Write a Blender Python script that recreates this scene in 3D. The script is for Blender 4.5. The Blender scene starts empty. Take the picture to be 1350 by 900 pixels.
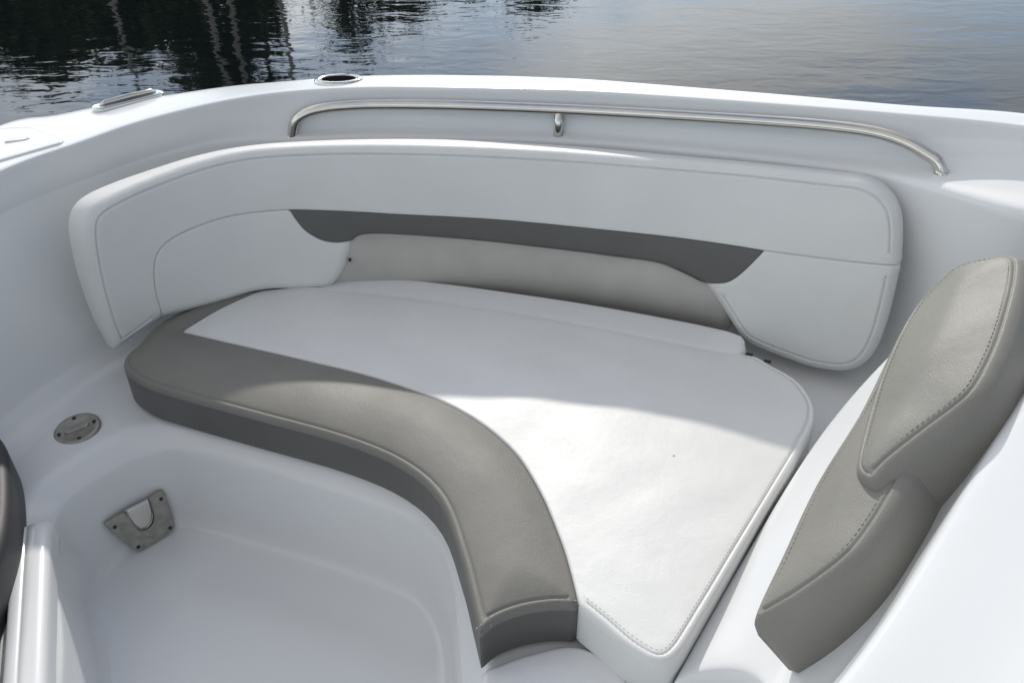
import bpy, bmesh, math, random
from math import radians, sin, cos, pi, sqrt
from mathutils import Vector as V, Matrix
from mathutils.geometry import delaunay_2d_cdt
from mathutils.bvhtree import BVHTree
import numpy as np
random.seed(7)
scn = bpy.context.scene
COL = scn.collection

# ------------------------------------------------------------------ camera
FPX, CX, CY = 1125.0, 675.0, 450.0
PITCH = radians(35.0)
EYE = V((0, 0, 1.75))
FW = V((0, cos(PITCH), -sin(PITCH))); UP = V((0, sin(PITCH), cos(PITCH))); RT = V((1, 0, 0))
cam_d = bpy.data.cameras.new("camera"); cam = bpy.data.objects.new("camera", cam_d); COL.objects.link(cam)
cam.location = EYE; cam.rotation_euler = (pi/2 - PITCH, 0, 0)
cam_d.sensor_width = 36; cam_d.lens = 36*FPX/1350; cam_d.clip_start = .05; cam_d.clip_end = 6000
scn.camera = cam

def ray(u, v): return FW*FPX + RT*(u-CX) + UP*(CY-v)
def PZ(u, v, z):                                   # where the sight line through a photo point meets height z
    d = ray(u, v); return EYE + d*((z-EYE.z)/d.z)
def proj(p):
    q = p-EYE; w = q.dot(FW); return (CX+FPX*q.dot(RT)/w, CY-FPX*q.dot(UP)/w)

# ------------------------------------------------------------------ helpers
def catmull(P, n, closed=False):
    """n points per span through P"""
    out = []; N = len(P)
    spans = N if closed else N-1
    for i in range(spans):
        if closed: a, b, c, d = P[(i-1)%N], P[i], P[(i+1)%N], P[(i+2)%N]
        else: a, b, c, d = P[max(i-1,0)], P[i], P[i+1], P[min(i+2,N-1)]
        for k in range(n):
            t = k/n
            out.append(.5*((2*b)+(c-a)*t+(2*a-5*b+4*c-d)*t*t+(3*b-a-3*c+d)*t**3))
    if not closed: out.append(P[-1].copy())
    return out
def resample(P, step, closed=False):
    Q = list(P)+([P[0]] if closed else [])
    L = [0]
    for i in range(1, len(Q)): L.append(L[-1]+(Q[i]-Q[i-1]).length)
    n = max(3, int(round(L[-1]/step))); out = []; j = 0
    for k in range(n+(0 if closed else 1)):
        s = L[-1]*k/n
        while j < len(L)-2 and L[j+1] < s: j += 1
        t = (s-L[j])/max(L[j+1]-L[j], 1e-9)
        out.append(Q[j].lerp(Q[j+1], min(max(t,0),1)))
    return out
def link(name, bm, mat, parent=None, smooth=True, sub=0, recalc=True):
    if recalc: bmesh.ops.recalc_face_normals(bm, faces=bm.faces)
    me = bpy.data.meshes.new(name); bm.to_mesh(me); bm.free()
    if smooth: me.polygons.foreach_set('use_smooth', [True]*len(me.polygons))
    o = bpy.data.objects.new(name, me); COL.objects.link(o)
    if mat: me.materials.append(mat)
    if parent: o.parent = parent
    if sub:
        m = o.modifiers.new("subdivision", 'SUBSURF'); m.levels = sub; m.render_levels = sub
    return o
def empty(name, label, cat, loc=(0,0,0), group=None):
    o = bpy.data.objects.new(name, None); COL.objects.link(o); o.empty_display_size = .1
    o['label'] = label; o['category'] = cat
    if group: o['group'] = group
    return o
def tag(o, label, cat, group=None):
    o['label'] = label; o['category'] = cat
    if group: o['group'] = group
def loft(bm, rows, close=False):
    vs = [[bm.verts.new(p) for p in r] for r in rows]
    for i in range(len(vs)-1):
        n = len(vs[i])
        for j in range(n if close else n-1):
            bm.faces.new((vs[i][j], vs[i][(j+1)%n], vs[i+1][(j+1)%n], vs[i+1][j]))
    return vs
def tube(bm, pts, r, seg=14, closing_disc=True, flat=1.0):
    rows = []; prev = None
    for i, p in enumerate(pts):
        t = (pts[min(i+1,len(pts)-1)]-pts[max(i-1,0)]).normalized()
        if prev is None:
            ref = V((0,0,1)) if abs(t.z) < .9 else V((0,1,0)); a = t.cross(ref).normalized()
        else: a = (prev-t*prev.dot(t)).normalized()
        prev = a; b = t.cross(a)
        rr = r[i] if isinstance(r, (list,tuple)) else r
        rows.append([p+a*cos(2*pi*k/seg)*rr+b*sin(2*pi*k/seg)*rr*flat for k in range(seg)])
    vs = loft(bm, rows, True)
    if closing_disc:
        bm.faces.new(vs[0][::-1]); bm.faces.new(vs[-1])
def disc_profile(bm, prof, seg, M):
    """lathe: prof list of (r,h); M maps (x,y,h)->Vector"""
    rows = []
    for r, h in prof: rows.append([M(r*cos(2*pi*k/seg), r*sin(2*pi*k/seg), h) for k in range(seg)])
    vs = loft(bm, rows, True); bm.faces.new(vs[-1])

def polydist(P, poly):
    """distance from points P (n,2) to closed polyline poly (m,2)"""
    A = poly; B = np.roll(poly, -1, 0); AB = B-A; L2 = (AB**2).sum(1)+1e-12
    out = np.empty(len(P))
    for i in range(0, len(P), 2000):
        q = P[i:i+2000]
        t = np.clip(((q[:,None]-A[None])*AB[None]).sum(2)/L2, 0, 1)
        c = A[None]+t[...,None]*AB[None]
        out[i:i+2000] = np.sqrt(((q[:,None]-c)**2).sum(2)).min(1)
    return out
def inside(P, poly):
    x, y = P[:,0], P[:,1]; c = np.zeros(len(P), bool); n = len(poly); j = n-1
    for i in range(n):
        xi, yi = poly[i]; xj, yj = poly[j]
        m = ((yi > y) != (yj > y)) & (x < (xj-xi)*(y-yi)/((yj-yi) if yj != yi else 1e-12)+xi)
        c ^= m; j = i
    return c
def area(p): return .5*sum(p[i][0]*p[(i+1)%len(p)][1]-p[(i+1)%len(p)][0]*p[i][1] for i in range(len(p)))
def rnd(d, r):
    d = np.clip(d, 0, r); return -r+np.sqrt(np.maximum(r*r-(r-d)**2, 0))

def pillow(name, poly, M, mat, parent, T=.08, r=.006, outer=None, R=.03, puff=0, pw=.1, seam=None, step=.012,
           grid=.014, hoff=0, wob=0, bi=.004, box=None):
    """an upholstered slab over the 2-D outline poly (metres); M(a,b,h) -> point"""
    pts = [V((p[0],p[1],0)) for p in poly]
    pts = resample(pts, step, True)
    P = np.array([(p.x,p.y) for p in pts])
    if area(P) < 0: P = P[::-1].copy()
    n = len(P)
    tan = np.roll(P,-1,0)-np.roll(P,1,0); tan /= np.linalg.norm(tan,axis=1)[:,None]+1e-12
    nin = np.stack([-tan[:,1], tan[:,0]],1)
    ds = [.04*r,.15*r,.35*r,.65*r,r]
    if outer is not None and R > r: ds += [r+(R-r)*k for k in (.25,.5,.75,1)]
    if seam: ds += [seam[0]+e for e in (-.006,-.003,-.0015,0,.0015,.003,.006)]
    ds = sorted(set(round(d,5) for d in ds if d > 0))
    dd = [ds[0]]
    for d in ds[1:]:
        if d-dd[-1] > .0007: dd.append(d)
    extra = []
    for d in dd:
        q = P+nin*d
        ok = inside(q, P) & (polydist(q, P) > d*.93)
        extra.append(q[ok])
    lo, hi = P.min(0), P.max(0)
    gx, gy = np.meshgrid(np.arange(lo[0],hi[0],grid), np.arange(lo[1],hi[1],grid))
    gx[1::2] += grid*.5
    g = np.stack([gx.ravel(), gy.ravel()],1)
    g = g[inside(g,P)]; g = g[polydist(g,P) > dd[-1]+grid*.45]
    extra.append(g)
    A = np.concatenate([P]+extra)
    res = delaunay_2d_cdt([V((x,y)) for x,y in A], [(i,(i+1)%n) for i in range(n)], [], 1, 1e-6)
    vv = np.array([(v.x,v.y) for v in res[0]]); faces = res[2]; orig = res[3]
    d = polydist(vv, P)
    h = rnd(d, r)+hoff
    if outer is not None: h = h+rnd(np.where(inside(vv,outer), polydist(vv, outer), 0), R)
    if puff: h = h+puff*(1-np.exp(-(d/pw)**1.3))
    if seam: h = h-seam[1]*np.exp(-(((d if outer is None else polydist(vv, outer))-seam[0])/.0022)**2)
    if wob:
        h = h+wob*np.sin(vv[:,0]*23+1.3*np.sin(vv[:,1]*17))*np.sin(vv[:,1]*19+2)*np.clip(d/.05,0,1)
    bm = bmesh.new()
    V3 = [bm.verts.new(M(vv[i,0], vv[i,1], h[i])) for i in range(len(vv))]
    for f in faces:
        try: bm.faces.new([V3[i] for i in f])
        except ValueError: pass
    bmap = {}
    for i, os_ in enumerate(orig):
        for o in os_:
            if o < n and o not in bmap: bmap[o] = i
    top = [V3[bmap[k]] for k in range(n)]
    hb = [h[bmap[k]] for k in range(n)]
    hbk = -T-rnd(d, bi)
    VB = [bm.verts.new(M(vv[i,0], vv[i,1], hbk[i])) for i in range(len(vv))]
    for f in faces:
        try: bm.faces.new([VB[i] for i in f[::-1]])
        except ValueError: pass
    prev = top
    mid = [bm.verts.new(M(P[k,0], P[k,1], .5*(hb[k]+hbk[bmap[k]]))) for k in range(n)]
    for ring in (mid, [VB[bmap[k]] for k in range(n)]):
        for k in range(n):
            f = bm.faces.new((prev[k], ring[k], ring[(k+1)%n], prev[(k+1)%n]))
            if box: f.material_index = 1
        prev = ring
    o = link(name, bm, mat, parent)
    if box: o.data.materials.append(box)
    return o

def stitches(name, path, M, mat, parent, h=.001, ln=.006, gap=.004, w=.0007):
    """a row of thread stitches; path 2-D metres (open)"""
    pts = resample([V((p[0],p[1],0)) for p in path], ln+gap)
    bm = bmesh.new()
    for i in range(len(pts)-1):
        a = pts[i]; b = pts[i]+(pts[i+1]-pts[i])*(ln/(ln+gap))
        hh = h(a.x,a.y) if callable(h) else h
        A = M(a.x,a.y,hh); B = M(b.x,b.y,hh); C = (M((a.x+b.x)/2,(a.y+b.y)/2,hh+.0006))
        tube(bm, [A,C,B], [w*.6,w,w*.6], 6)
    return link(name, bm, mat, parent)

# ------------------------------------------------------------------ materials
def mat(name, base, rough=.4, metal=0, spec=.5, bump=None, coat=0, var=0, vscale=4, tint=None, bump2=None):
    m = bpy.data.materials.new(name); m.use_nodes = True; nt = m.node_tree; N = nt.nodes; L = nt.links
    b = N['Principled BSDF']
    b.inputs['Base Color'].default_value = (*base,1); b.inputs['Roughness'].default_value = rough
    b.inputs['Metallic'].default_value = metal; b.inputs['Specular IOR Level'].default_value = spec
    if coat: b.inputs['Coat Weight'].default_value = coat; b.inputs['Coat Roughness'].default_value = .12
    tc = N.new('ShaderNodeTexCoord')
    if var:
        n = N.new('ShaderNodeTexNoise'); n.inputs['Scale'].default_value = vscale; n.inputs['Detail'].default_value = 6
        L.new(tc.outputs['Object'], n.inputs['Vector'])
        mp = N.new('ShaderNodeMapRange'); mp.inputs[1].default_value = .3; mp.inputs[2].default_value = .7
        L.new(n.outputs[0], mp.inputs[0])
        mx = N.new('ShaderNodeMix'); mx.data_type = 'RGBA'
        t = tint or tuple(c*(1-var) for c in base)
        mx.inputs[6].default_value = (*base,1); mx.inputs[7].default_value = (*t,1)
        L.new(mp.outputs[0], mx.inputs[0]); L.new(mx.outputs[2], b.inputs['Base Color'])
        mr = N.new('ShaderNodeMapRange'); mr.inputs[3].default_value = rough*.85; mr.inputs[4].default_value = min(1,rough*1.2)
        L.new(n.outputs[0], mr.inputs[0]); L.new(mr.outputs[0], b.inputs['Roughness'])
    prevn = None
    for bb in (bump, bump2):
        if not bb: continue
        sc, st, dist, kind = bb
        if kind == 'vor':
            t = N.new('ShaderNodeTexVoronoi'); t.inputs['Scale'].default_value = sc; out = t.outputs['Distance']
        else:
            t = N.new('ShaderNodeTexNoise'); t.inputs['Scale'].default_value = sc; t.inputs['Detail'].default_value = 4; out = t.outputs[0]
        L.new(tc.outputs['Object'], t.inputs['Vector'])
        bp = N.new('ShaderNodeBump'); bp.inputs['Strength'].default_value = st; bp.inputs['Distance'].default_value = dist
        L.new(out, bp.inputs['Height'])
        if prevn: L.new(prevn, bp.inputs['Normal'])
        prevn = bp.outputs[0]
    if prevn: L.new(prevn, b.inputs['Normal'])
    return m
GEL = mat('white_gelcoat', (.76,.77,.77), .22, coat=.3, var=.03, vscale=2.5, bump=(5,.12,.01,'n'))
GELM = mat('matt_gelcoat', (.70,.70,.68), .5, var=.05, vscale=6, bump=(350,.25,.0006,'n'))
VIN = mat('white_vinyl', (.72,.725,.71), .45, spec=.5, var=.05, vscale=5, bump=(420,.35,.0007,'vor'), bump2=(11,.4,.006,'n'))
PANEL = mat('white_panel_vinyl', (.70,.71,.69), .46, spec=.45, var=.04, vscale=7, bump=(420,.35,.0007,'vor'), bump2=(16,.25,.004,'n'))
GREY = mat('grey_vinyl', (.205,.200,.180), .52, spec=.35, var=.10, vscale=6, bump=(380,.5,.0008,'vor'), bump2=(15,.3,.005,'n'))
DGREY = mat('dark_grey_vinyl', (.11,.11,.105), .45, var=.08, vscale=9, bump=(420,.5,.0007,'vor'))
RECESS = mat('grey_liner_panel', (.46,.445,.41), .5, var=.12, vscale=9, bump=(200,.2,.0006,'n'))
THREAD = mat('pale_thread', (.55,.54,.5), .6)
THREADD = mat('grey_thread', (.33,.33,.31), .6)
STEEL = mat('stainless_steel', (.66,.64,.60), .09, 1, .5, var=.08, vscale=30)
BRUSH = mat('weathered_steel', (.40,.38,.34), .40, .5, var=.3, vscale=45, bump=(160,.2,.0006,'n'))
HOLE = mat('dark_socket', (.008,.008,.008), 1, spec=0)
LOBE = mat('bounce_lit_grey_vinyl', (.245,.238,.212), .5, spec=.35, var=.10, vscale=6, bump=(380,.5,.0008,'vor'), bump2=(13,.4,.006,'n'))  # grey vinyl with a lightened colour standing in for bounced light
CHAR = mat('charcoal_vinyl', (.035,.037,.04), .5, bump=(380,.4,.0007,'vor'))
BLACK = mat('black_plastic', (.015,.015,.015), .4)
SEAL = mat('grey_seal', (.3,.3,.3), .6)

# ------------------------------------------------------------------ the boat: moulded liner and hull
def zg(x): return .93+.04*max(-1.5, min(1.6, x))
def PG(u, v):
    p = PZ(u, v, .93)
    for _ in range(5): p = PZ(u, v, zg(p.x))
    return p
outer_px = [(0,162),(70,150),(130,138),(210,125),(300,112),(380,105),(480,98),(600,97),(750,101),(900,112),(1050,124),(1200,137),(1350,147)]
inner_px = [(0,225),(100,189),(180,161),(270,138),(335,126),(400,119),(490,115),(600,116),(750,119),(900,128),(1050,139),(1200,151),(1350,166)]
O = [PG(*p) for p in outer_px]; I = [PG(*p) for p in inner_px]
O = [O[0]+V((-.30,-1.25,-.02)), O[0]+V((-.13,-.36,-.01))]+O+[O[-1]+V((.28,-.20,.01)), O[-1]+V((.85,-.95,.01))]
I = [I[0]+V((-.28,-1.2,-.02)), I[0]+V((-.14,-.36,-.01))]+I+[I[-1]+V((.27,-.20,.01)), I[-1]+V((.84,-.95,.01))]
NS = len(I)
def inward(P, i):
    t = P[min(i+1,len(P)-1)]-P[max(i-1,0)]; n = V((t.y,-t.x,0)).normalized(); return n
lw = [.008,.008,.008,.008,.01,.016,.032,.05,.055,.055,.055,.055,.065,.11,.25,.30,.3]
zdrop = [.10,.10,.10,.10,.105,.11,.118,.125,.125,.125,.125,.125,.125,.12,.10,.10,.10]
rim_px = [(55,905),(58,790),(47,702),(64,648),(122,605),(192,573),(252,572),(385,606),(495,640),(568,672),(603,725),(615,800),(626,905)]
ZR = .30
rimP = [V((-.66,-.3,ZR)), V((-.74,.45,ZR))]+[PZ(u,v,ZR) for u,v in rim_px]+[V((.0,.55,ZR)), V((.1,.0,ZR))]
rows = [[] for _ in range(22)]
Lf = []; WD = []
for i in range(NS):
    n = inward(I, i); no = inward(O, i); g = I[i]; o = O[i]; zl = g.z-zdrop[i]
    L_ = g+n*lw[i]; Lf.append(V((L_.x,L_.y,zl)))
    def at(p, z): return V((p.x,p.y,z))
    R_ = rimP[i]; nr = inward(rimP, i)
    wo = .012 if i > 6 else (.045 if i == 6 else .075)
    W = L_+n*wo
    D0 = W+n*.10
    if i >= 14: D0 = W+n*.12
    prof = [at(o-no*(-.12),-1.0), at(o+no*.03,-.1), at(o-no*.0,g.z-.10), at(o,o.z-.012), at(o+no*.004,o.z-.003), at(o+no*.014,o.z),
            at(g-n*.03,g.z), at(g-n*.006,g.z), at(g-n*.001,g.z-.002), at(g,g.z-.010), at(g+n*.002,g.z-.035), at(g+n*.006,zl+.03), at(g+n*(.3*lw[i]+.004),zl+.003),
            at(g+n*(lw[i]*.8),zl), at(L_,zl-.006), at(L_+n*.004,zl-.03), at(L_+n*wo*.6,.62), at(W+n*.005,.42), at(W+n*.03,.325),
            at(D0,.3015), at(D0+n*.03,.2990), at(D0+n*.05,.295)]
    WD.append(W+n*.05)
    for k, p in enumerate(prof): rows[k].append(p)
rows = [[q for q in catmull(r, 4)] for r in rows]
rimD = catmull(rimP, 4)
def nrm(k, w=3):
    t = rimD[min(k+w,len(rimD)-1)]-rimD[max(k-w,0)]; return V((t.y,-t.x,0)).normalized()
well = []
for ins, z in ((-.105,.2980),(-.082,.3006),(-.058,.3006),(-.046,.2998),(-.034,.2970),(-.022,.2910),(.006,.268),(.015,.259),(.019,.253),(.021,.240),(.026,.150),(.033,.050),(.038,.022),(.050,.006),(.068,.001)):
    well.append([V(((p+nrm(k)*ins).x,(p+nrm(k)*ins).y,z)) for k, p in enumerate(rimD)])
base = well[-1]
for f in (.10, .4, .7, .995):
    well.append([V((q.x,q.y,0)) for q in [p.lerp(V((-.50,.80,0)), f) for p in base]])
boat = empty('boat', 'white moulded boat interior with steel rail, seat base and footwell on dark water', 'boat')
bm = bmesh.new(); loft(bm, rows)
liner = link('hull', bm, GEL, boat, sub=2)
bm = bmesh.new(); loft(bm, well)
wello = link('footwell', bm, GEL, boat, sub=2)
WDd = catmull([V((p.x,p.y,0)) for p in WD], 4)
ringo = [p+nrm(k)*(-.070) for k, p in enumerate(rimD)]
dk = [(p.x,p.y) for p in WDd]+[(p.x,p.y) for p in ringo[::-1]]
res = delaunay_2d_cdt([V(p) for p in dk], [(i,(i+1)%len(dk)) for i in range(len(dk))], [], 1, 1e-6)
bm = bmesh.new(); vs = [bm.verts.new((v.x,v.y,.300)) for v in res[0]]
for f in res[2]: bm.faces.new([vs[i] for i in f])
for f in bm.faces: f.normal_update()
for f in bm.faces:
    if f.normal.z < 0: f.normal_flip()
decko = link('deck', bm, GEL, boat, recalc=False)
def bvh_of(o):
    dg = bpy.context.evaluated_depsgraph_get(); e = o.evaluated_get(dg); me = e.to_mesh()
    b = BVHTree.FromPolygons([v.co.copy() for v in me.vertices], [tuple(p.vertices) for p in me.polygons]); e.to_mesh_clear(); return b
LBS = [bvh_of(liner), bvh_of(wello), bvh_of(decko)]
class LB:
    @staticmethod
    def ray_cast(o, d):
        hs = [b.ray_cast(o, d) for b in LBS]; hs = [h for h in hs if h[0] is not None]
        return min(hs, key=lambda h: h[3]) if hs else (None,)*4
def hit(u, v):
    d = ray(u, v).normalized(); p, n, i, t = LB.ray_cast(EYE, d)
    if p is None: return PZ(u,v,.3), V((0,0,1))
    if n.dot(d) > 0: n = -n
    return p, n

# right-hand moulded console with the slope that carries the grey backrest
qA = PZ(990,830,.55); qT = PZ(1345,335,.92); qQ = PZ(1165,480,.725)
cn = (qT-qA).cross(qQ-qA).normalized()
if cn.z < 0: cn = -cn
e1 = (qT-qA).normalized(); e2 = cn.cross(e1).normalized()
def CM(a, b, h): return qA+e1*a+e2*b+cn*h
def onplane(u, v, h=0):
    d = ray(u, v); o = qA+cn*h; return EYE+d*((o-EYE).dot(cn)/d.dot(cn))
def CP(u, v, h=0):
    p = onplane(u, v, h)-qA; return (p.dot(e1), p.dot(e2))
SH = -.145
def sh(u, v, dz=0): return onplane(u, v, SH)+V((0,0,dz))
C1 = [PZ(893,888,.375),PZ(945,795,.38),PZ(1005,692,.40),PZ(1085,560,.48),PZ(1165,472,.63),PZ(1215,425,.70)]
Cm = [PZ(960,868,.40),PZ(1000,790,.41),PZ(1060,668,.46),PZ(1120,575,.54),PZ(1180,490,.65),PZ(1235,440,.71)]
C2 = [sh(1035,890),sh(1080,800),sh(1140,690),sh(1200,590),sh(1270,480),sh(1330,400)]
HL = -.04
C3 = [onplane(u,v,HL) for u,v in ((1050,975),(1128,888),(1195,795),(1252,696),(1301,615),(1350,538))]
C3 = C3[:-1]+[C3[-1]]
PD = V((.70,-.72,0))
C2b = [p+V((-.02,.02,-.13)) for p in C3]; C2c = [p+V((-.012,.012,-.015)) for p in C3]
C4 = [p+PD*.05+V((0,0,.016)) for p in C3]
C5 = [p+PD*.16+V((0,0,.050)) for p in C3]
C5b = [p+PD*.20+V((0,0,.075)) for p in C3]
C6 = [p+PD*.75+V((0,0,.25)) for p in C3]
C7 = [p+V((.05,0,-.6)) for p in C6]
cage = [[V((p.x-.012,p.y,.20)) for p in C1],[V((p.x-.004,p.y,p.z-.015)) for p in C1], C1, Cm, C2, C2b, C2c, C3, C4, C5, C5b, C6, C7]
def endcap(r):
    r = r+[r[-1]+(r[-1]-r[-2])]
    a = r[0]; t = (r[0]-r[1]).normalized()
    return [V((a.x+t.x*.03,a.y+t.y*.03,a.z-.25)), V((a.x+t.x*.022,a.y+t.y*.022,a.z-.05)), V((a.x+t.x*.012,a.y+t.y*.012,a.z-.008))]+r
cage = [endcap(r) for r in cage]
bm = bmesh.new(); loft(bm, cage)
console = link('console', bm, GEL, boat, sub=3)

# hatch curb / moulded trim on the left of the footwell
path = [PZ(40,688,.325), PZ(38,720,.328), PZ(34,790,.33), PZ(30,860,.33), PZ(26,930,.33), PZ(20,1100,.33)]
rows = []
W_ = .042
for i, p in enumerate(path):
    t = (path[min(i+1,5)]-path[max(i-1,0)]).normalized(); s = V((t.y,-t.x,0)).normalized()
    rows.append([p+s*a+V((0,0,b)) for a, b in ((-W_,-.06),(-W_,-.012),(-W_*.85,0),(-W_*.35,.006),(W_*.1,.004),(W_*.16,-.002),(W_*.3,.004),(W_*.75,.001),(W_,-.012),(W_,-.35))])
rows = [[q+(path[0]-path[1]).normalized()*.004-V((0,0,.02)) for q in rows[0]]]+rows
bm = bmesh.new(); vs = loft(bm, rows); bm.faces.new(vs[0][::-1])
link('door_trim', bm, GEL, boat, sub=2)

bp = [PZ(u,v,.325) for u, v in ((634,890),(660,872),(700,858),(750,848),(790,860),(822,888),(850,940),(840,1010),(700,1030),(640,980))]
bp = [(q.x,q.y) for q in catmull([V((q.x,q.y,0)) for q in bp], 4, True)]
pillow('seat_base', bp, lambda a,b,h: V((a,b,.325+h)), GEL, boat, T=.04, r=.014, step=.01, grid=.02)

# grab rail
rail_px = [(383,176),(388,163),(400,151),(420,144),(450,140),(500,138),(600,139),(737,144),(870,151),(1000,159),(1090,166),(1150,174),(1190,186),(1218,201),(1236,214),(1245,223)]
Lm = [I[i].lerp(Lf[i], .55) for i in range(NS)]
Lmd = catmull(Lm, 10)
def rail_pt(u, v):
    d = ray(u, v); best = None
    for a, b in zip(Lmd, Lmd[1:]):
        # intersect in plan
        ex, ey = b.x-a.x, b.y-a.y; det = d.x*(-ey)+ex*d.y
        if abs(det) < 1e-12: continue
        t = (a.x*(-ey)+ex*a.y)/det; s = (d.x*a.y-d.y*a.x)/det
        if 0 <= s <= 1.0001 and t > 0: best = EYE+d*t
    return best
rp = [rail_pt(*p) for p in rail_px]
rp = [p for p in rp if p]
rp[0] = rp[0]-V((0,0,.03)); rp[-1] = rp[-1]-V((0,0,.02))
rp = catmull(rp, 6)
bm = bmesh.new(); tube(bm, rp, .0158, 20)
rail = link('grab_rail', bm, STEEL, boat)
bm = bmesh.new()
top = rail_pt(737,146); bot = V((top.x,top.y,zg(top.x)-.13))
tube(bm, [bot+V((0,0,-.005)), top], .0140, 16)
link('post', bm, STEEL, rail)
for u, v in ((383,177),(1243,222)):
    q = rail_pt(u, v); p0 = V((q.x,q.y,q.z)); d = V((0,0,1))
    bm = bmesh.new(); disc_profile(bm, [(.0190,-.016),(.0190,-.008),(.0175,-.005),(.0125,-.004)], 24, lambda x,y,h: p0+V((x,y,h)))
    link('rail_foot', bm, STEEL, rail)

# gunwale fittings -------------------------------------------------
def gun_frame(u, v):
    p = PG(u, v); i = min(range(NS), key=lambda k: (I[k]-p).length)
    t = (I[min(i+1,NS-1)]-I[max(i-1,0)]); t.z = 0; t.normalize(); return p, t, V((-t.y,t.x,0))
# pop-up cleat
p, t, s = gun_frame(170,134)
def FM(x, y, h): return p+t*x+s*y+V((0,0,h))
def capsule(L, r, n=10):
    out = []
    for k in range(n+1): a = -pi/2+pi*k/n; out.append((L/2-r+r*cos(a), r*sin(a)))
    for k in range(n+1): a = pi/2+pi*k/n; out.append((-L/2+r+r*cos(a), r*sin(a)))
    return out
cl = pillow('cleat', capsule(.215,.026), FM, STEEL, boat, T=.02, r=.004, hoff=.009, step=.006, grid=.008)
bm = bmesh.new()
for y in (-1,):
    tube(bm, [FM(-.085,.0,.010), FM(-.07,.0,.014), FM(0,.0,.016), FM(.07,.0,.014), FM(.085,.0,.010)], [.004,.007,.008,.007,.004], 10)
link('horn', bm, STEEL, cl)
# flush rod holder
p, t, s = gun_frame(447,106)
bm = bmesh.new()
def RM(x, y, h): return p+t*x*1.7+s*y+V((0,0,h))
rows = []
for rr, h in ((.044,-.002),(.044,.003),(.040,.007),(.033,.007),(.031,.004),(.030,.001)):
    rows.append([RM(rr*cos(2*pi*k/32), rr*sin(2*pi*k/32), h) for k in range(32)])
loft(bm, rows, True); rh = link('rod_holder', bm, STEEL, boat)
bm = bmesh.new(); vs = [bm.verts.new(RM(.032*cos(2*pi*k/32), .032*sin(2*pi*k/32), .0045)) for k in range(32)]; bm.faces.new(vs)
link('closing_disc', bm, HOLE, rh)  # flat black disc painted in for the shade of the open hole
# hatch lid in the gunwale
hp = [PG(-40,176),PG(20,170),PG(42,170),PG(60,177),PG(85,187),PG(80,191),PG(0,214),PG(-60,230)]
hz = zg(-1.3)
lid = pillow('hatch_lid', [(q.x,q.y) for q in hp], lambda a,b,h: V((a,b,zg(a)+h)), GEL, boat, T=.004, r=.004, hoff=.006, step=.008, grid=.02)
q = PG(24,188)
def HM(x, y, h): return q+V((x*.95+y*.3, -x*.3*-1+y*.95, h))
pillow('latch', capsule(.06,.010), HM, STEEL, lid, T=.004, r=.002, hoff=.009, step=.004, grid=.006)

# round deck plate
p0, n0 = hit(102,566)
n0 = (n0*.5+V((-.08,-.12,1))).normalized()
tx = V((.85,.5,0)); tx = (tx-n0*tx.dot(n0)).normalized(); ty = n0.cross(tx)
def DM(x, y, h): return p0+tx*x+ty*y+n0*h
bm = bmesh.new(); disc_profile(bm, [(.058,-.012),(.058,.003),(.055,.006),(.047,.0065),(.045,.0045),(.001,.0045)], 40, DM)
dp = link('deck_plate', bm, BRUSH, boat)
pillow('handle', capsule(.062,.010), DM, BRUSH, dp, T=.001, r=.003, hoff=.009, step=.004, grid=.006)
for k in range(4):
    a = pi/4*0+k*pi/2; cx_, cy_ = .050*cos(a), .050*sin(a)
    bm = bmesh.new(); disc_profile(bm, [(.0048,.005),(.0048,.0075),(.003,.0085)], 12, lambda x,y,h: DM(x+cx_*.86,y+cy_*.86,h))
    link('screw', bm, BLACK, dp)

# footwell latch plate with a U opening
hs = [hit(*q)[0] for q in ((140,688),(212,648),(184,722))]
nb = (hs[1]-hs[0]).cross(hs[2]-hs[0]).normalized()
if nb.dot(EYE-hs[0]) < 0: nb = -nb
p0b = (hs[0]+hs[1]+hs[2])/3+nb*.006
def pl(u, v):
    d = ray(u, v); o = p0b+nb*.004; q = EYE+d*((o-EYE).dot(nb)/d.dot(nb)); return q
ox = (pl(212,646)-pl(137,690)).normalized(); oy = nb.cross(ox).normalized()
def LM(x, y, h): return p0b+ox*x+oy*y+nb*(h+.004)
def lp(u, v): w = pl(u,v)-p0b; return (w.dot(ox), w.dot(oy))
plate_px = [(137,690),(165,673)]
# U notch from the upper edge
U_in = [(165,672),(168,680),(174,692),(183,699),(194,697),(202,688),(203,675),(199,660),(196,655)]
plate_px = [(137,690),(141,686)]+[(163,674)]+U_in[1:-1]+[(197,655),(207,648),(213,645),(217,650),(228,683),(230,692),(226,699),(190,721),(181,726),(174,723),(150,704)]
poly = [lp(*q) for q in plate_px]
lt = pillow('latch_plate', poly, LM, BRUSH, boat, T=.006, r=.003, hoff=.007, step=.004, grid=.006)
for (u, v) in ((150,693),(211,656),(223,694),(181,719)):
    c = lp(u, v)
    bm = bmesh.new(); disc_profile(bm, [(.0052,.004),(.0052,.008),(.003,.0092)], 12, lambda x,y,h: LM(x+c[0],y+c[1],h))
    link('screw', bm, BLACK, lt)
# bright striker cup inside the opening
cup = [lp(*q) for q in [(164,673),(168,681),(175,691),(184,698),(193,696),(200,688),(202,675),(197,656)]]
pillow('striker', cup, LM, STEEL, lt, T=.003, r=.006, hoff=.002, step=.004, grid=.006)
bm = bmesh.new()
edge = catmull([LM(*lp(*q), .006) for q in U_in], 3); tube(bm, edge, .0028, 8)
link('notch_rim', bm, BRUSH, lt)

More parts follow.
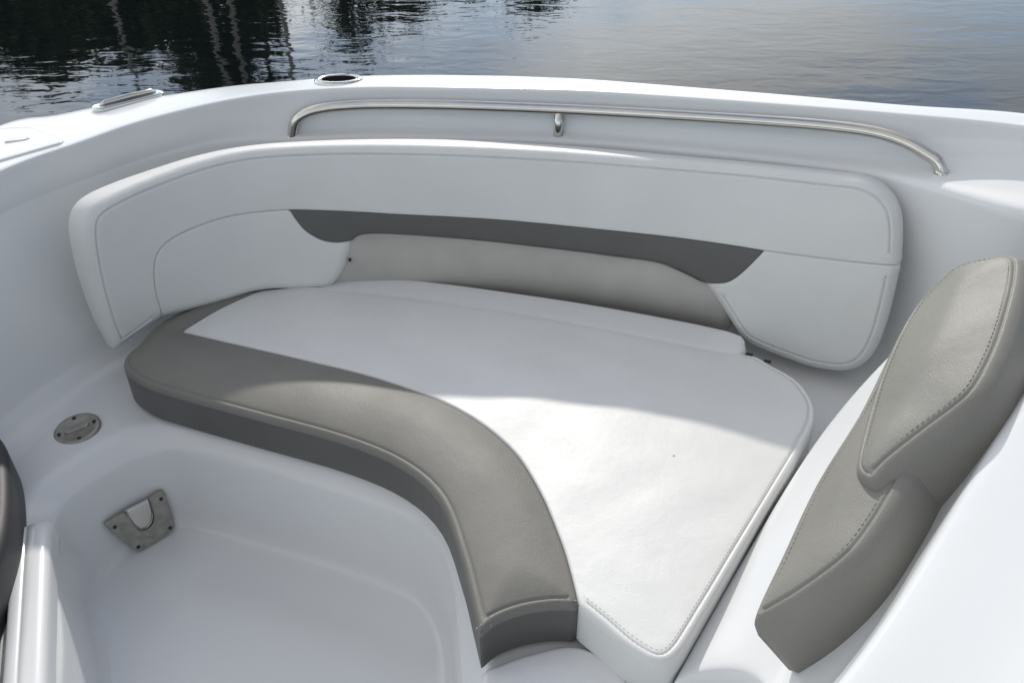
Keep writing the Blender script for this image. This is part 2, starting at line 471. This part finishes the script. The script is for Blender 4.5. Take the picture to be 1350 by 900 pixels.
# ------------------------------------------------------------------ backrest
Bk = [(-1.16,1.80,.38),(-1.07,1.89,.38),(-.93,2.01,.38),(-.76,2.12,.38),(-.55,2.17,.38),(-.3,2.20,.38),(0,2.18,.38),(.3,2.10,.38),(.6,1.98,.38),(.9,1.84,.38),(1.05,1.76,.38)]
Tk = [(-1.15,1.90,.785),(-1.08,2.03,.785),(-.97,2.18,.785),(-.80,2.30,.785),(-.58,2.345,.785),(-.3,2.345,.785),(0,2.32,.785),(.3,2.265,.785),(.62,2.17,.785),(.94,2.02,.785),(1.10,1.94,.785)]
Bk = [V(p) for p in Bk]; Tk = [V((p[0]*.9645, p[1]*.9645, p[2]+.034)) for p in Tk]
Bd = catmull(Bk, 20); Td = catmull(Tk, 20)
Md = [(a+b)/2 for a, b in zip(Bd, Td)]
SL = [0]
for i in range(1, len(Md)): SL.append(SL[-1]+(Md[i]-Md[i-1]).length)
SLn = np.array(SL); HB = .44
def BS0(a, b):
    u = float(np.interp(a, SLn, np.arange(len(SLn)))); i = min(int(u), len(Bd)-2); f = u-i
    B_ = Bd[i].lerp(Bd[i+1], f); T_ = Td[i].lerp(Td[i+1], f); return B_+(T_-B_)*(b/HB)
def BM_(a, b, h):
    e = .004
    p = BS0(a,b); du = BS0(a+.02,b)-BS0(a-.02,b); dv = BS0(a,b+e)-BS0(a,b-e)
    n = du.cross(dv).normalized()
    if n.y > 0: n = -n
    bl = .012*sin(pi*min(max(b/HB,0),1))
    return p+n*(h+bl)
def solve(M, u, v, g):
    a, b = g
    for _ in range(25):
        x, y = proj(M(a,b,0)); e = 1e-3
        xa, ya = proj(M(a+e,b,0)); xb, yb = proj(M(a,b+e,0))
        J = np.array([[(xa-x)/e,(xb-x)/e],[(ya-y)/e,(yb-y)/e]]); r = np.array([u-x, v-y])
        if np.abs(r).max() < .05: break
        s = np.linalg.solve(J, r); m = np.abs(s).max()
        if m > .15: s *= .15/m
        a += s[0]; b += s[1]
        a = min(max(a,.0),SL[-1]); b = min(max(b,-.12),HB+.15)
    return (a,b)
def bpx(L):
    out = []
    for u, v in L:
        g = min(((BMg[k][0]-u)**2+(BMg[k][1]-v)**2, BMg[k][2], BMg[k][3]) for k in range(len(BMg)))
        out.append(solve(BM_, u, v, (g[1], g[2])))
    return out
BMg = []
for i in range(0, 41):
    for j in range(0, 9):
        a = SL[-1]*i/40; b = HB*j/8; x, y = proj(BM_(a,b,0)); BMg.append((x,y,a,b))
def smooth2(P, n=4, closed=False):
    return [(q.x,q.y) for q in catmull([V((p[0],p[1],0)) for p in P], n, closed)]
leg_out = [(154,466),(139,430),(125,380),(116,330),(115,298),(123,277),(144,260),(202,233),(261,212),(330,197),(400,192),(560,192),(700,198),(900,212),(1080,229),(1137,236),(1171,255),(1188,290),(1187,352)]
right_out = [(1187,352),(1168,430),(1148,474),(1120,492),(1080,490),(1040,478),(985,455),(965,432)]
open_line = [(965,432),(945,400),(925,373)]
hoop_in_l = [(217,421),(206,385),(204,350),(213,327),(240,308),(290,289),(340,280),(382,277)]
strip_top = [(382,277),(470,280),(560,285),(750,299),(900,315),(1007,331)]
rseam = [(1007,331),(1100,343),(1187,352)]
strip_l = [(382,277),(392,292),(405,306),(425,317),(445,320),(467,317)]
strip_bot = [(467,317),(490,311),(600,317),(700,327),(800,339),(860,347),(890,356),(925,373)]
strip_r = [(925,373),(945,374),(962,371),(980,358),(1007,331)]
lp_bot = [(467,317),(463,330),(457,350),(446,370),(432,381),(400,384),(345,385),(290,402),(217,421)]
s_leg, s_right = smooth2(bpx(leg_out)), smooth2(bpx(right_out))
s_open, s_hl, s_st, s_rs = [smooth2(bpx(x)) for x in (open_line, hoop_in_l, strip_top, rseam)]
s_sl, s_sb, s_sr, s_lb = [smooth2(bpx(x)) for x in (strip_l, strip_bot, strip_r, lp_bot)]
def join(*parts):
    out = []
    for p in parts:
        for q in p:
            if not out or (abs(q[0]-out[-1][0])+abs(q[1]-out[-1][1])) > 1e-4: out.append(q)
    if abs(out[0][0]-out[-1][0])+abs(out[0][1]-out[-1][1]) < 1e-4: out.pop()
    return out
rv = lambda L: L[::-1]
backleg = smooth2(bpx([(217,421),(154,466)]))
hoop = join(s_leg, rv(s_rs), rv(s_st), rv(s_hl), backleg)
lpanel = join(s_hl, s_sl, s_lb)
strip = join(s_st, rv(s_sr), rv(s_sb), rv(s_sl))
rpanel = join(s_rs, s_right, s_open, s_sr)
full = join(s_leg, s_right, s_open, rv(s_sb), s_lb, backleg)
OUT = np.array([(p.x,p.y) for p in resample([V((a,b,0)) for a,b in full], .01, True)])
back = empty('backrest_cushion', 'long white vinyl backrest with a dark grey stripe, below the steel rail', 'cushion')
pillow('upper_panel', hoop, BM_, VIN, back, T=.075, r=.006, outer=OUT, R=.034, seam=(.027,.006), puff=.004, pw=.08)
lpn = pillow('side_panel', lpanel, BM_, PANEL, back, T=.045, r=.005, outer=OUT, R=.030, puff=.003, pw=.05)
pillow('stripe', strip, BM_, DGREY, back, T=.012, r=.004, outer=OUT, R=.016, puff=.002, pw=.05, grid=.011)
rpn = pillow('side_panel', rpanel, BM_, PANEL, back, T=.045, r=.005, outer=OUT, R=.034, seam=(.027,.006), puff=.003, pw=.05)

# recess wall behind the opening of the backrest
bm = bmesh.new(); rows = []
tops = [BM_(SL[-1]*(.20+.60*k/50), .20, -.010) for k in range(51)]
rows = [[V((p.x,p.y,.33)) for p in tops], [V((p.x,p.y,.45)) for p in tops], tops]
loft(bm, rows)
rw = link('recess_panel', bm, RECESS, boat)
sm = rw.modifiers.new('thickness','SOLIDIFY'); sm.thickness = .006
a_, b_ = solve(BM_, 461, 344, (SL[-1]*.3, .12))
bm = bmesh.new(); disc_profile(bm, [(.0045,-.03),(.0045,-.004),(.003,-.002)], 12, lambda x,y,h: BM_(a_+x,b_+y,h+.0))
link('snap', bm, BLACK, rw)

# ------------------------------------------------------------------ seat: white pad and grey bolster, sewn together
ZS = .42
def z2(L, z=ZS): return [(PZ(u,v,z).x, PZ(u,v,z).y) for u, v in L]
inner_edge = [(240,438),(300,452),(400,475),(500,500),(600,538),(670,588),(710,645),(740,715),(755,765),(763,800)]
pad_rest = [(763,800),(790,822),(820,848),(845,865),(862,873),(880,873),(897,860),(920,825),(1000,690),(1062,585),(1076,552),(1072,527),(1050,500),(1015,480),(998,470),(975,466)]
s_in = smooth2(z2(inner_edge)); s_pr = smooth2(z2(pad_rest))
back_edge = smooth2([s_pr[-1]]+[ (PZ(u,v,ZS).x,PZ(u,v,ZS).y) for u,v in ((930,458),(800,432),(675,409),(560,393),(450,381),(400,378),(345,383))])
ledge = z2([(430,381),(400,372),(440,358),(560,367),(675,382),(800,401),(960,432),(984,450),(976,466),(930,459),(800,434),(675,411),(560,395),(460,384)],.425)
ledge = [(q.x,q.y) for q in catmull([V((a,b,0)) for a,b in ledge], 3, True)]
pillow('seat_ledge', ledge, lambda a,b,h: V((a,b,.421+h)), GEL, boat, T=.10, r=.016, step=.01, grid=.02)
wedge = smooth2(z2([(345,383),(290,408),(240,438)]))
pad = join(s_in, s_pr, back_edge, wedge)
bol_front = [(180,458),(166,470),(163,484),(180,500),(215,515),(330,547),(450,580),(530,614),(580,660),(608,735),(622,790),(633,836)]
bol_end = [(633,836),(655,818),(690,805),(730,799),(763,800)]
bol_back = [(345,383),(322,381),(280,395),(215,424),(180,458)]
s_bf, s_be, s_bb = smooth2(z2(bol_front)), smooth2(z2(bol_end)), smooth2(z2(bol_back))
bol = join(s_bf, s_be, rv(s_in), rv(wedge), s_bb)
fullseat = join(s_bf, s_be, s_pr, back_edge, s_bb)
SO = np.array([(p.x,p.y) for p in resample([V((a,b,0)) for a,b in fullseat], .01, True)])
def SM(a, b, h): return V((a,b,ZS+.004+h))
seat = empty('seat_cushion', 'large white vinyl seat pad edged by a curved grey bolster, on the moulded base', 'cushion')
pd = pillow('pad', pad, SM, VIN, seat, T=.105, r=.006, outer=SO, R=.014, seam=(.016,.0025), puff=.004, pw=.12, wob=.0012)
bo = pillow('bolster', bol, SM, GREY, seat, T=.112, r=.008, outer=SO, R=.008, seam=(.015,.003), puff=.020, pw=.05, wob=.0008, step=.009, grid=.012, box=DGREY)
# piping between top and boxing
def offset_poly(path, d):
    P = resample([V((p[0],p[1],0)) for p in path], .012); out = []
    for i, p in enumerate(P):
        t = (P[min(i+1,len(P)-1)]-P[max(i-1,0)]).normalized(); out.append((p.x-t.y*d, p.y+t.x*d))
    return out
def pip(path, M, h, rad, m, parent, name='piping'):
    bm = bmesh.new(); tube(bm, [M(x,y,h) for x, y in path], rad, 8); return link(name, bm, m, parent)
def orient(path, poly, d):
    q = offset_poly(path, d); c = q[len(q)//2]
    return q if inside(np.array([c]), np.array(poly))[0] else offset_poly(path, -d)
pip(orient(s_pr, pad, .0055), SM, -.006, .0022, VIN, pd)
pip(orient(join(s_bf, s_be), bol, .005), SM, -.005, .0020, GREY, bo)
stitches('stitching', orient(s_pr, pad, .022), SM, THREADD, pd, h=.0028)
stitches('stitching', orient(s_bf, bol, .022), SM, GREY, bo, h=.0052)
stitches('stitching', orient(s_be, bol, .011), SM, THREAD, bo, h=.001)
# hinge knuckles at the back corner of the pad
for u, v in ((988,467),(1012,476)):
    bm = bmesh.new(); q = PZ(u, v, ZS+.002); tube(bm, [q+V((-.008,.004,0)), q+V((.008,-.004,0))], .004, 8)
    link('hinge', bm, BLACK, seat)
q = PZ(888,600,ZS+.007)
bm = bmesh.new(); disc_profile(bm, [(.005,-.004),(.005,-.001),(.003,.0005)], 12, lambda x,y,h: q+V((x,y,h)))
link('drain_button', bm, THREAD, pd)

# ------------------------------------------------------------------ right grey backrest: two lobes
rc = empty('lounge_backrest', 'thick grey vinyl backrest of two overlapping lobes leaning on the white console', 'cushion')
low = smooth2([CP(*p) for p in [(988,824),(992,800),(1025,730),(1070,636),(1125,548),(1160,478),(1187,428),(1225,385),(1262,360),(1290,380),(1270,450),(1230,540),(1190,640),(1155,700),(1120,741),(1060,786),(1008,816)]], 4, True)
def CML(a, b, h): return CM(a, b, h)
lowo = pillow('lower_lobe', low, CML, LOBE, rc, T=.16, r=.026, puff=.022, pw=.08, seam=(.020,.0035), wob=.002, bi=.04)
UH = .028
up_ = smooth2([CP(u,v,UH) for u,v in [(1124,626),(1124,600),(1138,545),(1162,476),(1198,408),(1238,363),(1272,342),(1312,333),(1345,333),(1352,352),(1338,420),(1315,480),(1288,523),(1230,568),(1175,612),(1148,638)]], 4, True)
upo = pillow('upper_lobe', up_, lambda a,b,h: CM(a,b,h+UH), LOBE, rc, T=.18, r=.026, puff=.030, pw=.10, seam=(.020,.0035), wob=.004, bi=.02)
def closed_off(poly, d):
    q = orient(poly+[poly[0]], poly, d); dq = polydist(np.array(q), np.array(poly))
    return [p for p, e in zip(q, dq) if e > d*.93]
stitches('stitching', closed_off(low, .028), CML, THREADD, lowo, h=.005, ln=.007, gap=.004, w=.0008)
stitches('stitching', closed_off(up_, .028), lambda a,b,h: CM(a,b,h+UH), THREADD, upo, h=.0065, ln=.007, gap=.004, w=.0008)

# left grey cushion whose edge shows at the picture's border
lc = empty('side_cushion', 'dark grey cushion on the left deck beyond the footwell, mostly outside the frame', 'cushion')
lpoly = smooth2(z2([(-40,540),(-14,560),(6,585),(13,632),(10,690),(-4,740),(-25,790),(-60,900),(-300,900),(-300,600),(-120,520)]), 4, True)
pillow('pad', lpoly, lambda a,b,h: V((a,b,.42+h)), CHAR, lc, T=.115, r=.02, puff=.01, pw=.05)

# ------------------------------------------------------------------ water
def water_mat():
    m = bpy.data.materials.new('canal_water'); m.use_nodes = True; nt = m.node_tree; N = nt.nodes; L = nt.links
    b = N['Principled BSDF']; b.inputs['Base Color'].default_value = (.004,.006,.007,1)
    b.inputs['Roughness'].default_value = .03; b.inputs['IOR'].default_value = 1.333
    tc = N.new('ShaderNodeTexCoord'); mp = N.new('ShaderNodeMapping'); mp.inputs['Scale'].default_value = (1.1,2.2,1); mp.inputs['Rotation'].default_value = (0,0,radians(-8))
    L.new(tc.outputs['Object'], mp.inputs[0])
    n1 = N.new('ShaderNodeTexNoise'); n1.inputs['Scale'].default_value = 2.4; n1.inputs['Detail'].default_value = 2; n1.inputs['Distortion'].default_value = .6
    n2 = N.new('ShaderNodeTexNoise'); n2.inputs['Scale'].default_value = .8; n2.inputs['Detail'].default_value = 2
    L.new(mp.outputs[0], n1.inputs['Vector']); L.new(mp.outputs[0], n2.inputs['Vector'])
    b1 = N.new('ShaderNodeBump'); b1.inputs['Distance'].default_value = .0032; b1.inputs['Strength'].default_value = 1
    b2 = N.new('ShaderNodeBump'); b2.inputs['Distance'].default_value = .006; b2.inputs['Strength'].default_value = 1
    L.new(n1.outputs[0], b1.inputs['Height']); L.new(n2.outputs[0], b2.inputs['Height'])
    L.new(b1.outputs[0], b2.inputs['Normal']); L.new(b2.outputs[0], b.inputs['Normal'])
    return m
bm = bmesh.new()
S = 2500
vs = [bm.verts.new((x,y,-.35)) for x,y in ((-S,-S),(S,-S),(S,S),(-S,S))]; bm.faces.new(vs)
w = link('water', bm, water_mat(), smooth=False); w['kind'] = 'structure'

# ------------------------------------------------------------------ far bank and its trees (they show as reflections)
BANK = mat('bank_soil', (.07,.065,.045), .9, var=.4, vscale=.8, tint=(.035,.05,.02), bump=(3,.6,.1,'n'))
BARK = mat('bark', (.10,.08,.06), .9, var=.4, vscale=6, bump=(20,.6,.02,'n'))
LEAF = mat('foliage', (.045,.075,.025), .6, var=.5, vscale=1.5, tint=(.09,.12,.04))
bm = bmesh.new(); rows = []
for k in range(31):
    x = -60+k*3.2; y = 27+1.2*sin(k*.9)+ .01*(x)**2*.3
    rows.append([V((x,y,-.8)), V((x,y+.5,-.15)), V((x,y+2,.25+.1*sin(k))), V((x,y+14,.6)), V((x,y+60,.8))])
loft(bm, rows); bk = link('bank', bm, BANK, sub=1); bk['kind'] = 'structure'
def tree(x, y, H, spread, seed, lab, bare=.35, n=5200):
    rd = random.Random(seed)
    t = empty('tree', lab, 'tree', group='trees on the far bank'); t.location = (x,y,.2)
    bm = bmesh.new(); limbs = []
    def up_curve(base, dirv, L, r0, r1, k=6):
        P = [base.copy()]; d = dirv.normalized()
        for i in range(k):
            d = (d+V((rd.uniform(-.12,.12),rd.uniform(-.12,.12),rd.uniform(-.03,.08)))).normalized(); P.append(P[-1]+d*L/k)
        tube(bm, P, [r0+(r1-r0)*i/k for i in range(k+1)], 8); return P
    T_ = up_curve(V((0,0,0)), V((rd.uniform(-.06,.06),0,1)), H*.85, .24, .05, 8)
    cl_ = []
    for i in range(11):
        f = bare+(1-bare)*rd.random(); j = min(int(f*8), 8); b = T_[j]
        a = rd.uniform(0,2*pi); L_ = spread*rd.uniform(.5,1)*(1.15-f*.6)
        P = up_curve(b, V((cos(a),sin(a),rd.uniform(.2,.7))), L_, .07, .015, 4); cl_ += [P[-1], P[-2], P[2]]
    cl_ += [T_[-1], T_[-2]]
    link('trunk', bm, BARK, t)
    V_ = []; F_ = []
    for i in range(n):
        c = rd.choice(cl_); s = rd.uniform(.55,1.0)
        g = V((rd.gauss(0,.55)*s, rd.gauss(0,.55)*s, rd.gauss(0,.4)*s)); q = c+g
        u = V((rd.gauss(0,1),rd.gauss(0,1),rd.gauss(0,1))).normalized(); w_ = u.cross(V((rd.gauss(0,1),rd.gauss(0,1),rd.gauss(0,1)))).normalized()
        z = rd.uniform(.08,.16); k = len(V_)
        V_ += [q-u*z, q+w_*z*.5, q+u*z, q-w_*z*.5]; F_.append((k,k+1,k+2,k+3))
    me = bpy.data.meshes.new('crown'); me.from_pydata([tuple(v) for v in V_], [], F_); me.materials.append(LEAF)
    o = bpy.data.objects.new('crown', me); COL.objects.link(o); o.parent = t
spec = [(-25,29,8.2,3.0),(-21.5,30.5,8.0,3.0),(-19,29,7.6,2.8),(-16.6,30.5,8.2,2.8),(-14.4,29.4,7.0,2.4),(-12.2,30.0,8.6,2.2),(-10.6,29.4,11.2,2.3),(-9.2,30.2,10.4,2.0),
        (-5.4,30,6.9,1.9),(-3.6,29.4,6.0,1.3),(1.2,29.6,5.3,1.2),(-1.6,30.4,4.9,1.3),(-29,30,8,3.2)]
labs = ['tall broad tree at the far left of the bank','leaning leafy tree left on the bank','tallest tree of the dark clump','narrow tree inside the dark clump','broad tree in the middle of the dark clump',
        'thin tree before the clump edge','big tree ending the dark clump','short slim tree beside the dark clump','lone slender tree right of the gap','small round tree next to the lone slender one','smallest tree at the right, standing apart','low tree between small round and smallest','outermost left tree of the bank']
for k, (x, y, H, s) in enumerate(spec): tree(x, y, H, s, 100+k, labs[k], bare=.3, n=6000 if s > 3 else 2600)
# undergrowth on the bank, a dark mass
V_ = []; F_ = []; rd = random.Random(5)
for i in range(52000):
    x = rd.uniform(-34,-8); hh = 6.3+.5*sin(x*.7)+.5*sin(x*1.9)
    if x > -11.6: hh = 8.2+1.2*sin(x*2.3)-max(0,x+9.5)*1.5
    y = 28.5+rd.random()*3; z = .1+hh*rd.random()
    q = V((x,y,z)); u = V((rd.gauss(0,1),rd.gauss(0,1),rd.gauss(0,1))).normalized(); w_ = u.cross(V((rd.gauss(0,1),rd.gauss(0,1),rd.gauss(0,1)))).normalized()
    s = rd.uniform(.12,.24); k = len(V_); V_ += [q-u*s, q+w_*s*.6, q+u*s, q-w_*s*.6]; F_.append((k,k+1,k+2,k+3))
me = bpy.data.meshes.new('undergrowth'); me.from_pydata([tuple(v) for v in V_], [], F_); me.materials.append(LEAF)
o = bpy.data.objects.new('undergrowth', me); COL.objects.link(o); o['kind'] = 'stuff'
tag(o, 'dense undergrowth along the far bank', 'bushes')

PALE = mat('weathered_pole_wood', (.55,.52,.46), .7, var=.3, vscale=8)
for k, (x, y, h_, lean, lab) in enumerate([(-11.9,26.3,6.4,.25,'pale slender pole leaning at the left edge of the bank'),(-9.1,26.2,8.5,.35,'tallest pale pole before the dark trees'),(-8.3,26.5,8.0,-.1,'upright pale pole at the end of the dark trees'),(-6.9,26.3,6.5,.15,'short pale pole right of the dark trees')]):
    bm = bmesh.new(); tube(bm, [V((x+lean*t/5, y, -1+(h_+1)*t/5)) for t in range(6)], [.10,.095,.09,.08,.07,.06], 10)
    o = link('pole', bm, PALE); tag(o, lab, 'pole', 'poles standing in the shallows')

# ------------------------------------------------------------------ light
SUN_EL, SUN_AZ = radians(32.9), radians(-3)      # azimuth from +Y towards +X
sd = V((sin(SUN_AZ)*cos(SUN_EL), cos(SUN_AZ)*cos(SUN_EL), sin(SUN_EL)))
sl = bpy.data.lights.new('sun', 'SUN'); sl.energy = 2.0; sl.angle = radians(1.2); sl.color = (1,.95,.87)
so = bpy.data.objects.new('sun', sl); COL.objects.link(so); so.rotation_euler = sd.to_track_quat('Z','Y').to_euler(); so.location = (0,5,8)
wd = bpy.data.worlds.new('World'); scn.world = wd; wd.use_nodes = True
nt = wd.node_tree; N = nt.nodes; L = nt.links
bg = N['Background']; bg.inputs['Strength'].default_value = .15
sky = N.new('ShaderNodeTexSky'); sky.sky_type = 'NISHITA'; sky.sun_disc = False; sky.sun_elevation = SUN_EL; sky.sun_rotation = SUN_AZ
tc = N.new('ShaderNodeTexCoord'); mp = N.new('ShaderNodeMapping'); mp.inputs['Scale'].default_value = (1,1,2.6); mp.inputs['Location'].default_value = (.35,.2,0)
nz = N.new('ShaderNodeTexNoise'); nz.inputs['Scale'].default_value = 2.6; nz.inputs['Detail'].default_value = 8; nz.inputs['Roughness'].default_value = .55
cr = N.new('ShaderNodeValToRGB'); cr.color_ramp.elements[0].position = .37; cr.color_ramp.elements[1].position = .54
mx = N.new('ShaderNodeMix'); mx.data_type = 'RGBA'; mx.inputs[7].default_value = (9.3,9.4,9.5,1)
L.new(tc.outputs['Generated'], mp.inputs[0]); L.new(mp.outputs[0], nz.inputs['Vector']); mz = N.new('ShaderNodeMapRange'); mz.inputs[1].default_value = .35; mz.inputs[2].default_value = 1.0; mz.inputs[3].default_value = 0; mz.inputs[4].default_value = .02
sz = N.new('ShaderNodeSeparateXYZ'); L.new(tc.outputs['Generated'], sz.inputs[0]); L.new(sz.outputs[2], mz.inputs[0])
sb = N.new('ShaderNodeMath'); sb.operation = 'SUBTRACT'; L.new(nz.outputs[0], sb.inputs[0]); L.new(mz.outputs[0], sb.inputs[1]); L.new(sb.outputs[0], cr.inputs[0])
sx = N.new('ShaderNodeSeparateXYZ'); L.new(tc.outputs['Generated'], sx.inputs[0])
mr = N.new('ShaderNodeMapRange'); mr.inputs[1].default_value = -1; mr.inputs[2].default_value = 1; mr.inputs[3].default_value = .40; mr.inputs[4].default_value = 1.1
L.new(sx.outputs[1], mr.inputs[0])
mq = N.new('ShaderNodeMapRange'); mq.inputs[1].default_value = .25; mq.inputs[2].default_value = 1; mq.inputs[3].default_value = 1; mq.inputs[4].default_value = .42
L.new(sx.outputs[2], mq.inputs[0]); mm = N.new('ShaderNodeMath'); mm.operation = 'MULTIPLY'; L.new(mr.outputs[0], mm.inputs[0]); L.new(mq.outputs[0], mm.inputs[1])
vm = N.new('ShaderNodeVectorMath'); vm.operation = 'SCALE'; vm.inputs[0].default_value = (9.7,9.45,9.2); L.new(mm.outputs[0], vm.inputs['Scale'])
wz = N.new('ShaderNodeMapRange'); wz.inputs[1].default_value = .12; wz.inputs[2].default_value = .5; L.new(sx.outputs[2], wz.inputs[0])
wc = N.new('ShaderNodeMix'); wc.data_type = 'RGBA'; wc.inputs[6].default_value = (8.5,9.4,10.2,1); wc.inputs[7].default_value = (9.9,9.45,8.95,1); L.new(wz.outputs[0], wc.inputs[0])
L.new(wc.outputs[2], vm.inputs[0])
xr = N.new('ShaderNodeMapRange'); xr.inputs[1].default_value = .05; xr.inputs[2].default_value = .6; xr.inputs[3].default_value = 1.18; xr.inputs[4].default_value = .45; L.new(sx.outputs[0], xr.inputs[0])
m3 = N.new('ShaderNodeMath'); m3.operation = 'MULTIPLY'; L.new(mm.outputs[0], m3.inputs[0]); L.new(xr.outputs[0], m3.inputs[1]); L.new(m3.outputs[0], vm.inputs['Scale'])
L.new(vm.outputs[0], mx.inputs[7])
sky.dust_density = .1
L.new(cr.outputs[0], mx.inputs[0]); L.new(sky.outputs[0], mx.inputs[6]); L.new(mx.outputs[2], bg.inputs['Color'])

vs_ = scn.view_settings; vs_.view_transform = 'Standard'; vs_.look = 'None'; vs_.gamma = 1; vs_.use_curve_mapping = False; vs_.exposure = .40
